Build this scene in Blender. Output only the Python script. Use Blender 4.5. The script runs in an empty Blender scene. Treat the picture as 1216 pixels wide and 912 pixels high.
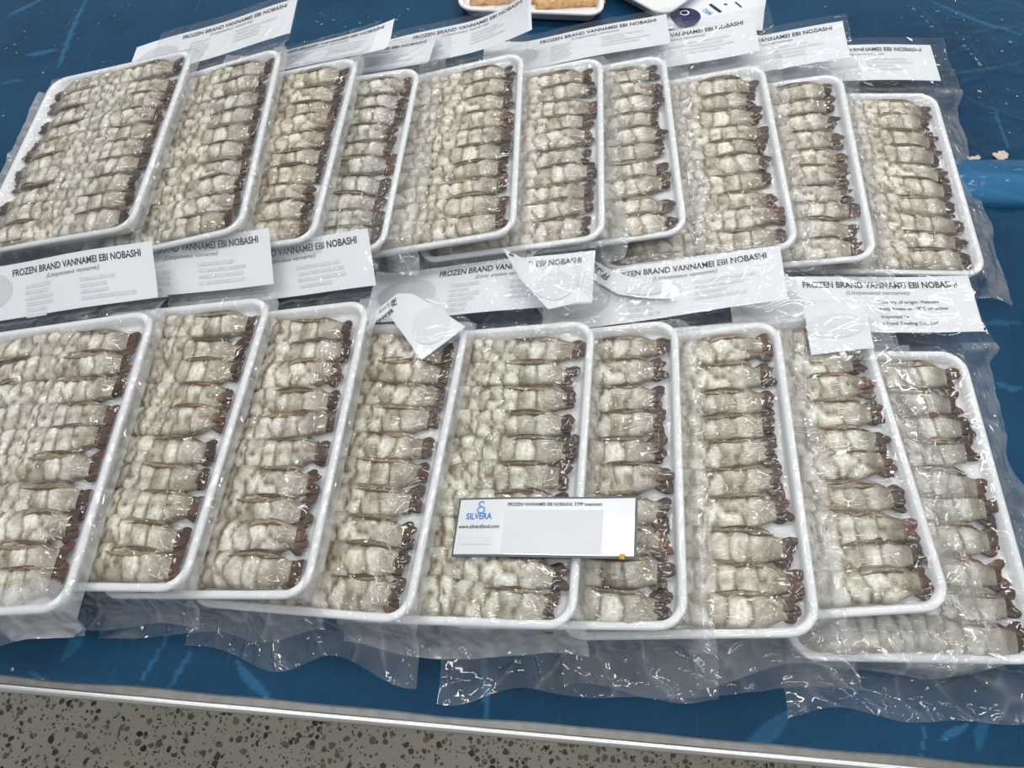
import bpy, bmesh, math, random
import numpy as np
from mathutils import Matrix, Vector

random.seed(7)
rng = np.random.default_rng(11)
SC = bpy.context.scene
COL = SC.collection

# ------------------------------------------------------------------ camera
PITCH, ROLL, CAM_H = 1.0430368444, 0.0162674903, 0.5922199972
cp, sp = math.cos(PITCH), math.sin(PITCH)
fw = Vector((0, cp, -sp)); rt = Vector((1, 0, 0)); up = rt.cross(fw)
r2 = math.cos(ROLL) * rt + math.sin(ROLL) * up
u2 = -math.sin(ROLL) * rt + math.cos(ROLL) * up
cam_d = bpy.data.cameras.new('camera')
cam_d.sensor_width = 36.0
cam_d.lens = 913.0 / 1216.0 * 36.0
cam_d.clip_start = 0.01
cam = bpy.data.objects.new('camera', cam_d)
cam.matrix_world = Matrix(((r2.x, u2.x, -fw.x, 0), (r2.y, u2.y, -fw.y, 0), (r2.z, u2.z, -fw.z, CAM_H), (0, 0, 0, 1)))
COL.objects.link(cam)
SC.camera = cam

# ------------------------------------------------------------------ light
world = bpy.data.worlds.new('world'); SC.world = world
world.use_nodes = True
bg = world.node_tree.nodes['Background']
bg.inputs['Color'].default_value = (0.90, 0.96, 1.0, 1)
bg.inputs['Strength'].default_value = 0.42


def area(name, loc, sx, sy, power, rz=0.0, col=(1, .98, .95)):
    d = bpy.data.lights.new(name, 'AREA'); d.shape = 'RECTANGLE'
    d.size = sx; d.size_y = sy; d.energy = power; d.color = col
    o = bpy.data.objects.new(name, d); o.location = loc; o.rotation_euler = (0, 0, rz)
    COL.objects.link(o)


# rows of ceiling tubes over the table
area('ceiling_tube', (-0.75, 1.05, 2.0), 1.25, 0.16, 12, 0.06)
area('ceiling_tube', (0.75, 1.05, 2.0), 1.25, 0.16, 13, 0.06)
area('ceiling_tube', (-0.75, 2.45, 2.1), 1.25, 0.16, 7, 0.06)
area('ceiling_tube', (0.75, 2.45, 2.1), 1.25, 0.16, 12, 0.06)
area('ceiling_tube', (-0.65, -0.30, 2.0), 1.25, 0.16, 8, 0.06)
area('ceiling_tube', (0.75, -0.30, 2.0), 1.25, 0.16, 8, 0.06)

vs = SC.view_settings
vs.view_transform = 'Standard'; vs.look = 'None'; vs.gamma = 1.0; vs.use_curve_mapping = False
vs.exposure = -0.06

# ------------------------------------------------------------------ materials


def new_mat(name):
    m = bpy.data.materials.new(name); m.use_nodes = True
    nt = m.node_tree; nt.nodes.clear()
    out = nt.nodes.new('ShaderNodeOutputMaterial')
    return m, nt, out


def N(nt, t, **kw):
    n = nt.nodes.new(t)
    for k, v in kw.items():
        if k in n.inputs: n.inputs[k].default_value = v
        else: setattr(n, k, v)
    return n


def ramp(nt, fac, stops):
    r = nt.nodes.new('ShaderNodeValToRGB')
    e = r.color_ramp.elements
    while len(e) < len(stops): e.new(0.5)
    for k, (p, c) in enumerate(stops):
        e[k].position = p; e[k].color = (*c, 1) if len(c) == 3 else c
    nt.links.new(fac, r.inputs[0])
    return r


def simple(name, col, rough=0.5, metal=0.0, noise=0.0, scale=200, bump=0.0, coat=0.0, spec=0.5):
    m, nt, out = new_mat(name)
    b = N(nt, 'ShaderNodeBsdfPrincipled', Roughness=rough, Metallic=metal)
    b.inputs['Coat Weight'].default_value = coat
    b.inputs['Specular IOR Level'].default_value = spec
    nt.links.new(b.outputs[0], out.inputs[0])
    tc = N(nt, 'ShaderNodeTexCoord')
    nz = N(nt, 'ShaderNodeTexNoise', Scale=scale, Detail=4.0)
    nt.links.new(tc.outputs['Object'], nz.inputs['Vector'])
    a = tuple(max(0, c * (1 - noise)) for c in col); z = tuple(min(1, c * (1 + noise)) for c in col)
    r = ramp(nt, nz.outputs[0], [(0.3, a), (0.7, z)])
    nt.links.new(r.outputs[0], b.inputs['Base Color'])
    if bump:
        bp = N(nt, 'ShaderNodeBump', Strength=bump, Distance=0.001)
        nt.links.new(nz.outputs[0], bp.inputs['Height'])
        nt.links.new(bp.outputs[0], b.inputs['Normal'])
    return m


M_FOAM = simple('white_foam', (.86, .87, .88), 0.38, noise=.02, scale=900, bump=.12)
M_PAPER = simple('label_paper', (.83, .84, .88), 0.55, noise=.012, scale=60)
M_PAPER_BACK = simple('paper_reverse', (.78, .79, .83), 0.6, noise=.02, scale=60)
M_INK = simple('black_ink', (.012, .012, .014), 0.5)
M_INK_GREY = simple('grey_ink', (.16, .16, .18), 0.5)
M_SMUDGE = simple('pale_grey_ink', (.69, .70, .74), 0.55, noise=.12, scale=260)
M_OVAL = simple('pale_grey_print', (.66, .67, .70), 0.5, noise=.03, scale=25)
M_OVAL2 = simple('paler_grey_print', (.73, .74, .78), 0.5, noise=.02, scale=25)
M_BLUE_INK = simple('blue_ink', (.03, .20, .55), 0.5)
M_LIGHT_BLUE_INK = simple('light_blue_ink', (.10, .34, .70), 0.5)
M_NAVY = simple('navy_ink', (.012, .014, .10), 0.4)
M_STEEL = simple('brushed_steel', (.22, .22, .215), 0.45, metal=1.0, noise=.12, scale=120, bump=.05)
M_RIM = simple('polished_steel_rim', (.62, .62, .60), 0.34, metal=1.0, noise=.05, scale=80)
M_TAPE = simple('beige_tape', (.62, .52, .42), 0.5, noise=.15, scale=300)
M_YELLOW = simple('yellow_crumb', (.70, .45, .06), 0.5, noise=.2, scale=900)
M_ORANGE = simple('orange_crumb_coating', (.72, .42, .20), 0.5, noise=.35, scale=170, bump=.6)
M_DARK = simple('card_edge', (.10, .11, .13), 0.4)
M_LAMI = simple('laminated_card', (.76, .77, .81), 0.22, noise=.01, scale=60, coat=.5)


def flesh_mat(name, rough, attr='Col'):
    m, nt, out = new_mat(name)
    b = N(nt, 'ShaderNodeBsdfPrincipled', Roughness=rough)
    b.inputs['Specular IOR Level'].default_value = 0.45
    at = N(nt, 'ShaderNodeVertexColor', layer_name=attr)
    oi = N(nt, 'ShaderNodeObjectInfo')
    tc = N(nt, 'ShaderNodeTexCoord')
    nz = N(nt, 'ShaderNodeTexNoise', Scale=340.0, Detail=5.0, Roughness=0.6)
    nt.links.new(tc.outputs['Object'], nz.inputs['Vector'])
    r = ramp(nt, nz.outputs[0], [(0.32, (.74, .71, .66)), (0.62, (1.08, 1.08, 1.08))])
    m1 = N(nt, 'ShaderNodeMix', data_type='RGBA', blend_type='MULTIPLY'); m1.inputs[0].default_value = 1.0
    nt.links.new(at.outputs[0], m1.inputs[6]); nt.links.new(r.outputs[0], m1.inputs[7])
    m2 = N(nt, 'ShaderNodeMix', data_type='RGBA', blend_type='MULTIPLY'); m2.inputs[0].default_value = 1.0
    nt.links.new(m1.outputs[2], m2.inputs[6]); nt.links.new(oi.outputs['Color'], m2.inputs[7])
    nt.links.new(m2.outputs[2], b.inputs['Base Color'])
    nz2 = N(nt, 'ShaderNodeTexNoise', Scale=520.0, Detail=3.0)
    nt.links.new(tc.outputs['Object'], nz2.inputs['Vector'])
    bp = N(nt, 'ShaderNodeBump', Strength=0.45, Distance=0.0012)
    nt.links.new(nz2.outputs[0], bp.inputs['Height'])
    nt.links.new(bp.outputs[0], b.inputs['Normal'])
    nt.links.new(b.outputs[0], out.inputs[0])
    return m


M_FLESH = flesh_mat('frozen_prawn_flesh', 0.42)
M_TAIL = flesh_mat('brown_tail_shell', 0.30)


def film_mat(name, tint=(.90, .91, .93), bump=0.55, gloss=1.6, scale=42.0):
    m, nt, out = new_mat(name)
    tr = N(nt, 'ShaderNodeBsdfTransparent'); tr.inputs[0].default_value = (.985, .988, .99, 1)
    df = N(nt, 'ShaderNodeBsdfDiffuse'); df.inputs[0].default_value = (*tint, 1)
    tl = N(nt, 'ShaderNodeBsdfTranslucent'); tl.inputs[0].default_value = (*tint, 1)
    mm = N(nt, 'ShaderNodeMixShader'); mm.inputs[0].default_value = 0.45
    nt.links.new(df.outputs[0], mm.inputs[1]); nt.links.new(tl.outputs[0], mm.inputs[2])
    at = N(nt, 'ShaderNodeAttribute', attribute_name='haze')
    tc = N(nt, 'ShaderNodeTexCoord')
    nz = N(nt, 'ShaderNodeTexNoise', Scale=scale, Detail=1.0, Roughness=0.5, Distortion=1.2)
    nt.links.new(tc.outputs['Object'], nz.inputs['Vector'])
    mr = N(nt, 'ShaderNodeMapRange'); mr.inputs[1].default_value = .3; mr.inputs[2].default_value = .72
    mr.inputs[3].default_value = .55; mr.inputs[4].default_value = 1.4
    nt.links.new(nz.outputs[0], mr.inputs[0])
    mu = N(nt, 'ShaderNodeMath', operation='MULTIPLY', use_clamp=True)
    nt.links.new(at.outputs['Fac'], mu.inputs[0]); nt.links.new(mr.outputs[0], mu.inputs[1])
    mh = N(nt, 'ShaderNodeMixShader')
    nt.links.new(mu.outputs[0], mh.inputs[0]); nt.links.new(tr.outputs[0], mh.inputs[1]); nt.links.new(mm.outputs[0], mh.inputs[2])
    gl = N(nt, 'ShaderNodeBsdfGlossy', Roughness=0.065)
    hs = nz.outputs[0]
    for sc_, sd_, amt in (((40, 17, 30), .0, .9), ((27, 50, 38), 7.3, .6)):
        mp = N(nt, 'ShaderNodeMapping'); mp.inputs['Scale'].default_value = sc_; mp.inputs['Location'].default_value = (sd_, sd_, 0)
        nt.links.new(tc.outputs['Object'], mp.inputs[0])
        na = N(nt, 'ShaderNodeTexNoise', Scale=1.0, Detail=1.5, Roughness=.5, Distortion=.7); nt.links.new(mp.outputs[0], na.inputs['Vector'])
        sb = N(nt, 'ShaderNodeMath', operation='SUBTRACT'); sb.inputs[1].default_value = .5; nt.links.new(na.outputs[0], sb.inputs[0])
        ab = N(nt, 'ShaderNodeMath', operation='ABSOLUTE'); nt.links.new(sb.outputs[0], ab.inputs[0])
        ml = N(nt, 'ShaderNodeMapRange', interpolation_type='SMOOTHSTEP'); ml.inputs[1].default_value = 0; ml.inputs[2].default_value = .07; ml.inputs[3].default_value = amt; ml.inputs[4].default_value = 0
        nt.links.new(ab.outputs[0], ml.inputs[0])
        ad = N(nt, 'ShaderNodeMath', operation='ADD'); nt.links.new(hs, ad.inputs[0]); nt.links.new(ml.outputs[0], ad.inputs[1]); hs = ad.outputs[0]
    bp = N(nt, 'ShaderNodeBump', Strength=bump, Distance=0.0022)
    nt.links.new(hs, bp.inputs['Height'])
    nt.links.new(bp.outputs[0], gl.inputs['Normal'])
    lw = N(nt, 'ShaderNodeLayerWeight', Blend=0.5)          # Schlick: two faces of a thin sheet
    pw = N(nt, 'ShaderNodeMath', operation='POWER'); pw.inputs[1].default_value = 4.0; nt.links.new(lw.outputs['Facing'], pw.inputs[0])
    fm = N(nt, 'ShaderNodeMath', operation='MULTIPLY_ADD', use_clamp=True); fm.inputs[1].default_value = .75; fm.inputs[2].default_value = .045 * gloss
    nt.links.new(pw.outputs[0], fm.inputs[0])
    ms = N(nt, 'ShaderNodeMixShader')
    nt.links.new(fm.outputs[0], ms.inputs[0]); nt.links.new(mh.outputs[0], ms.inputs[1]); nt.links.new(gl.outputs[0], ms.inputs[2])
    nt.links.new(ms.outputs[0], out.inputs[0])
    return m


M_FILM = film_mat('clear_bag_film')
M_FILM_FLAT = film_mat('smooth_bag_film', bump=.16, gloss=1.1)


def blue_mat():
    m, nt, out = new_mat('blue_plastic_sheet')
    b = N(nt, 'ShaderNodeBsdfPrincipled', Roughness=0.16)
    b.inputs['Specular IOR Level'].default_value = 0.28
    tc = N(nt, 'ShaderNodeTexCoord')
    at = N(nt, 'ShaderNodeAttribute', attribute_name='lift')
    n1 = N(nt, 'ShaderNodeTexNoise', Scale=5.0, Detail=5.0, Roughness=.6)
    nt.links.new(tc.outputs['Object'], n1.inputs['Vector'])
    r1 = ramp(nt, n1.outputs[0], [(.3, (.0045, .034, .082)), (.7, (.011, .070, .148))])
    # fine scratches
    mp = N(nt, 'ShaderNodeMapping'); mp.inputs['Scale'].default_value = (260, 14, 1); mp.inputs['Rotation'].default_value = (0, 0, .75)
    nt.links.new(tc.outputs['Object'], mp.inputs[0])
    n2 = N(nt, 'ShaderNodeTexNoise', Scale=1.0, Detail=4.0, Roughness=.7); nt.links.new(mp.outputs[0], n2.inputs['Vector'])
    r2_ = ramp(nt, n2.outputs[0], [(.60, (0, 0, 0)), (.75, (1, 1, 1))])
    mx = N(nt, 'ShaderNodeMix', data_type='RGBA', blend_type='MIX')
    ms = N(nt, 'ShaderNodeMath', operation='MULTIPLY'); ms.inputs[1].default_value = .32
    nt.links.new(r2_.outputs[0], ms.inputs[0]); nt.links.new(ms.outputs[0], mx.inputs[0])
    nt.links.new(r1.outputs[0], mx.inputs[6]); mx.inputs[7].default_value = (.06, .19, .31, 1)
    m2 = N(nt, 'ShaderNodeMix', data_type='RGBA', blend_type='MIX')
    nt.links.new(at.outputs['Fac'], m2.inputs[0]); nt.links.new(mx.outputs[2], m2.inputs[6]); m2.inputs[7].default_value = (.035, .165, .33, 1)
    nt.links.new(m2.outputs[2], b.inputs['Base Color'])
    n3 = N(nt, 'ShaderNodeTexNoise', Scale=26.0, Detail=5.0, Roughness=.55, Distortion=1.2)
    nt.links.new(tc.outputs['Object'], n3.inputs['Vector'])
    bp = N(nt, 'ShaderNodeBump', Strength=.16, Distance=.004)
    nt.links.new(n3.outputs[0], bp.inputs['Height']); nt.links.new(bp.outputs[0], b.inputs['Normal'])
    nt.links.new(b.outputs[0], out.inputs[0])
    return m


M_BLUE = blue_mat()


def terrazzo():
    m, nt, out = new_mat('terrazzo_floor')
    b = N(nt, 'ShaderNodeBsdfPrincipled', Roughness=0.45)
    tc = N(nt, 'ShaderNodeTexCoord')
    last = None
    nz = N(nt, 'ShaderNodeTexNoise', Scale=5.0, Detail=6.0)
    nt.links.new(tc.outputs['Object'], nz.inputs['Vector'])
    base = ramp(nt, nz.outputs[0], [(.3, (.36, .335, .27)), (.7, (.45, .425, .345))])
    last = base.outputs[0]
    wn = N(nt, 'ShaderNodeTexNoise', Scale=90.0, Detail=2.0)
    nt.links.new(tc.outputs['Object'], wn.inputs['Vector'])
    ad = N(nt, 'ShaderNodeMix', data_type='RGBA', blend_type='LINEAR_LIGHT'); ad.inputs[0].default_value = .004
    nt.links.new(tc.outputs['Object'], ad.inputs[6]); nt.links.new(wn.outputs['Color'], ad.inputs[7])
    for sc, thr, lo in ((88.0, .47, .0), (160.0, .36, .25)):
        v = N(nt, 'ShaderNodeTexVoronoi', Scale=sc, feature='F1'); nt.links.new(ad.outputs[2], v.inputs['Vector'])
        sepc = N(nt, 'ShaderNodeSeparateColor'); nt.links.new(v.outputs['Color'], sepc.inputs[0])
        size = N(nt, 'ShaderNodeMath', operation='MULTIPLY'); size.inputs[1].default_value = thr * 1.25
        nt.links.new(sepc.outputs[0], size.inputs[0])
        ls = N(nt, 'ShaderNodeMath', operation='SUBTRACT'); nt.links.new(size.outputs[0], ls.inputs[0]); nt.links.new(v.outputs['Distance'], ls.inputs[1])
        st = N(nt, 'ShaderNodeMath', operation='MULTIPLY', use_clamp=True); st.inputs[1].default_value = 18.0
        nt.links.new(ls.outputs[0], st.inputs[0])
        cr = ramp(nt, sepc.outputs[1], [(0, (.015, .012, .01)), (.14, (.05, .04, .028)), (.5, (.115, .09, .06)), (.85, (.18, .145, .095)), (1, (.24, .18, .09))])
        mx = N(nt, 'ShaderNodeMix', data_type='RGBA'); nt.links.new(st.outputs[0], mx.inputs[0])
        nt.links.new(last, mx.inputs[6]); nt.links.new(cr.outputs[0], mx.inputs[7]); last = mx.outputs[2]
    nt.links.new(last, b.inputs['Base Color'])
    nt.links.new(b.outputs[0], out.inputs[0])
    return m


M_TERRAZZO = terrazzo()
mw, nt, out = new_mat('water')
wt = N(nt, 'ShaderNodeBsdfTransparent'); wt.inputs[0].default_value = (.93, .96, .98, 1)
wg = N(nt, 'ShaderNodeBsdfGlossy', Roughness=0.03)
wx_ = N(nt, 'ShaderNodeMixShader'); wx_.inputs[0].default_value = .12
nt.links.new(wt.outputs[0], wx_.inputs[1]); nt.links.new(wg.outputs[0], wx_.inputs[2]); nt.links.new(wx_.outputs[0], out.inputs[0]); M_WATER = mw

# ------------------------------------------------------------------ helpers


def mesh_obj(name, verts, faces, mat, parent=None, smooth=True, attrs=None, cols=None):
    me = bpy.data.meshes.new(name)
    V = np.asarray(verts, dtype=np.float32)
    if isinstance(faces, np.ndarray):
        n = faces.shape[1]
        me.vertices.add(len(V)); me.vertices.foreach_set('co', V.ravel())
        me.loops.add(faces.size); me.loops.foreach_set('vertex_index', faces.ravel().astype(np.int32))
        me.polygons.add(len(faces)); me.polygons.foreach_set('loop_start', np.arange(0, faces.size, n, dtype=np.int32))
        me.update(calc_edges=True)
    else:
        me.from_pydata([tuple(map(float, v)) for v in V], [], [list(map(int, f)) for f in faces]); me.update()
    if smooth: me.polygons.foreach_set('use_smooth', np.ones(len(me.polygons), dtype=bool))
    for k, a in (attrs or {}).items():
        at = me.attributes.new(k, 'FLOAT', 'POINT'); at.data.foreach_set('value', np.asarray(a, dtype=np.float32).ravel())
    if cols is not None:
        ca = me.color_attributes.new('Col', 'FLOAT_COLOR', 'POINT')
        c = np.ones((len(V), 4), dtype=np.float32); c[:, :3] = cols
        ca.data.foreach_set('color', c.ravel())
    me.materials.append(mat)
    o = bpy.data.objects.new(name, me); COL.objects.link(o)
    if parent is not None: o.parent = parent
    return o


def tag(o, label, cat, group=None, kind=None):
    o['label'] = label; o['category'] = cat
    if group: o['group'] = group
    if kind: o['kind'] = kind
    return o


def empty(name, mat4):
    o = bpy.data.objects.new(name, None); o.empty_display_size = .02
    COL.objects.link(o); o.matrix_world = mat4
    return o


def grid_faces(nu, nv):                    # vertices indexed [i*nv+j]
    i, j = np.meshgrid(np.arange(nu - 1), np.arange(nv - 1), indexing='ij')
    a = (i * nv + j).ravel()
    return np.stack([a, a + nv, a + nv + 1, a + 1], 1)


def sst(a, b, x):
    t = np.clip((x - a) / (b - a), 0, 1)
    return t * t * (3 - 2 * t)


def wav(x, y, f, seed, n=6):
    """cheap smooth noise in -1..1 out of a few random sines"""
    g = np.random.default_rng(seed); s = 0
    for _ in range(n):
        a = g.uniform(0, 2 * math.pi); k = f * g.uniform(.6, 1.7)
        s = s + np.sin(k * (np.cos(a) * x + np.sin(a) * y) + g.uniform(0, 6.28) + 1.3 * np.sin(.6 * k * (np.sin(a) * x - np.cos(a) * y) + g.uniform(0, 6)))
    return s / n * 1.6


def ridge(x, y, f, seed, n=4):
    return 1 - np.minimum(1, np.abs(wav(x, y, f, seed, n)) * 2.2)


TEXT = {}


def text2d(s, bold=0.0, shear=0.0):
    """letters as a flat mesh, scaled to width 1, baseline 0"""
    key = (s, bold, shear)
    if key in TEXT: return TEXT[key]
    c = bpy.data.curves.new('t', 'FONT'); c.body = s; c.size = 1; c.offset = bold; c.shear = shear; c.resolution_u = 3
    o = bpy.data.objects.new('t', c); COL.objects.link(o)
    dg = bpy.context.evaluated_depsgraph_get(); ev = o.evaluated_get(dg)
    me = ev.to_mesh()
    V = np.array([v.co[:2] for v in me.vertices]); F = [list(p.vertices) for p in me.polygons]
    ev.to_mesh_clear(); bpy.data.objects.remove(o); bpy.data.curves.remove(c)
    V[:, 0] -= V[:, 0].min(); V /= V[:, 0].max()
    TEXT[key] = (V, F)
    return TEXT[key]


def ellipse2d(cx, cy, a, b, n=40):
    V = [(cx, cy)] + [(cx + a * math.cos(t), cy + b * math.sin(t)) for t in np.linspace(0, 2 * math.pi, n, endpoint=False)]
    return np.array(V), [[0, 1 + k, 1 + (k + 1) % n] for k in range(n)]


def rect2d(x0, y0, x1, y1, n=6):
    xs = np.linspace(x0, x1, n)
    V = [(x, y) for x in xs for y in (y0, y1)]
    return np.array(V), [[2 * k, 2 * k + 2, 2 * k + 3, 2 * k + 1] for k in range(n - 1)]


def merge(parts):
    V = []; F = []; b = 0
    for v, f in parts:
        V.append(np.asarray(v, float)); F += [[i + b for i in q] for q in f]; b += len(v)
    return np.concatenate(V), F


# ------------------------------------------------------------------ setting: floor, table, blue sheet
fl = mesh_obj('floor', [(-2.5, -2, -.85), (2.5, -2, -.85), (2.5, 3, -.85), (-2.5, 3, -.85)], [[0, 1, 2, 3]], M_TERRAZZO, smooth=False)
fl['kind'] = 'structure'

E0 = Vector((-.0604, .0641, 0)); EA = -math.atan2(.0412, .6037)
TM = Matrix.Translation((E0.x, E0.y, 0)) @ Matrix.Rotation(EA, 4, 'Z')
table = empty('steel_table', TM @ Matrix.Translation((0, .7, -.85)))
tag(table, 'stainless steel table with bright rolled front edge, covered with blue plastic sheet', 'table')


def tpart(name, verts, faces, mat, smooth=False):
    v = np.asarray(verts, float) - np.array([0, .7, -.85])
    return mesh_obj(name, v, faces, mat, table, smooth)


def box(x0, y0, z0, x1, y1, z1):
    v = [(x, y, z) for x in (x0, x1) for y in (y0, y1) for z in (z0, z1)]
    f = [[0, 1, 3, 2], [4, 6, 7, 5], [0, 4, 5, 1], [2, 3, 7, 6], [0, 2, 6, 4], [1, 5, 7, 3]]
    return v, f


tpart('table_top', *box(-1.3, .002, -.03, 1.3, 1.4, -.0015), M_STEEL)
xs = np.linspace(-1.3, 1.3, 40); ang = np.linspace(0, 2 * math.pi, 13)[:-1]
V = np.array([(x, .001 + .0036 * math.cos(a), -.0042 + .0036 * math.sin(a)) for x in xs for a in ang])
F = [[i * 12 + k, i * 12 + (k + 1) % 12, (i + 1) * 12 + (k + 1) % 12, (i + 1) * 12 + k] for i in range(39) for k in range(12)]
tpart('rolled_edge', V, F, M_RIM, True)
for lx in (-1.2, 1.2):
    for ly in (.1, 1.3):
        tpart('table_leg', *box(lx - .02, ly - .02, -.85, lx + .02, ly + .02, -.03), M_STEEL)

# blue sheet: fine grid with loosened blisters and creases
LEAF = [((-0.3194, 0.1387), (-0.3259, 0.1038), 0.0055), ((-0.2551, 0.131), (-0.2668, 0.081), 0.0014), ((-0.2343, 0.1172), (-0.2409, 0.0814), 0.002), ((-0.3481, 0.0964), (-0.3114, 0.0826), 0.0026), ((-0.1983, 0.1088), (-0.17, 0.078), 0.0034), ((-0.0141, 0.1117), (-0.0177, 0.0686), 0.003), ((0.204, 0.0775), (0.1648, 0.055), 0.006), ((0.2952, 0.0777), (0.2888, 0.0456), 0.001), ((0.3266, 0.0737), (0.3071, 0.0571), 0.003), ((0.3441, 0.0779), (0.3323, 0.0521), 0.004), ((-0.5366, 0.8901), (-0.5338, 0.7502), 0.003), ((-0.5819, 0.7835), (-0.544, 0.7891), 0.004), ((-0.5915, 0.7313), (-0.5637, 0.7348), 0.003), ((-0.2728, 0.0787), (-0.2734, 0.0742), 0.003), ((-0.6229, 0.8508), (-0.5914, 0.8973), 0.003), ((0.4725, 0.7645), (0.6035, 0.8025), 0.0016), ((0.5169, 0.9181), (0.6173, 0.8453), 0.003), ((0.5456, 0.7301), (0.5348, 0.6487), 0.0016), ((0.4804, 0.4193), (0.4292, 0.4231), 0.003), ((0.4582, 0.3504), (0.4322, 0.3542), 0.003)]
gx = np.concatenate([np.linspace(-1.25, -.68, 20), np.linspace(-.67, .67, 520), np.linspace(.68, 1.25, 20)])
gy = np.concatenate([np.linspace(.0085, .16, 110), np.linspace(.163, 1.0, 290), np.linspace(1.01, 1.38, 12)])
X, Y = np.meshgrid(gx, gy, indexing='ij')
ca, sa = math.cos(EA), math.sin(EA)
Y = Y + np.where(Y < .05, .0012 * wav(X, X * 0, 40, 3) * (1 - Y / .05), 0)
WX = E0.x + ca * X - sa * Y; WY = E0.y + sa * X + ca * Y
Z = .0006 + .0003 * wav(WX, WY, 60, 5) + .0007 * np.clip(ridge(WX, WY * .6, 22, 8) - .75, 0, 1)
open_r = sst(.45, .52, WX)
Z = Z + open_r * (.0016 * ridge(WX, WY, 34, 12) ** 3 + .0007 * ridge(WX * .5, WY * 1.6, 80, 13) ** 2 + .0004 * ridge(WX * .3, WY * 2, 160, 14))
lift = np.zeros_like(Z)
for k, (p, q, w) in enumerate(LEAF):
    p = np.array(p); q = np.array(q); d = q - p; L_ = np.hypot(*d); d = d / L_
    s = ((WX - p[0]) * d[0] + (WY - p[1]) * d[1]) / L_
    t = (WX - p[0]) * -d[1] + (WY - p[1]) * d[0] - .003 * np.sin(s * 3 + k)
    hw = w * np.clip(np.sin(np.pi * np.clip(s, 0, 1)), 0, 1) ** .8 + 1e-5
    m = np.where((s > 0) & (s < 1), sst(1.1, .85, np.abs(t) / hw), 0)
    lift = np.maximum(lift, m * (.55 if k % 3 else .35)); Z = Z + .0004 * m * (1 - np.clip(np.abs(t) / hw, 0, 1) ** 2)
Z = np.where(Z < .0001, .0001, Z)
blue = mesh_obj('plastic_sheet', np.stack([X, Y, Z], -1).reshape(-1, 3), grid_faces(*X.shape), M_BLUE, None, True, {'lift': lift})
blue.matrix_world = TM
tag(blue, 'creased glossy blue plastic sheet spread over the steel table', 'plastic sheet')

# ------------------------------------------------------------------ prawns: variants with body, tail fan, swimmerets
WT, LT, HT = .1775, .25, .018
FLESH = np.array([.94, .93, .885]); GREY = np.array([.36, .325, .25]); BROWN = np.array([.20, .125, .06]); EDGE = np.array([.19, .145, .092])


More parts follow.
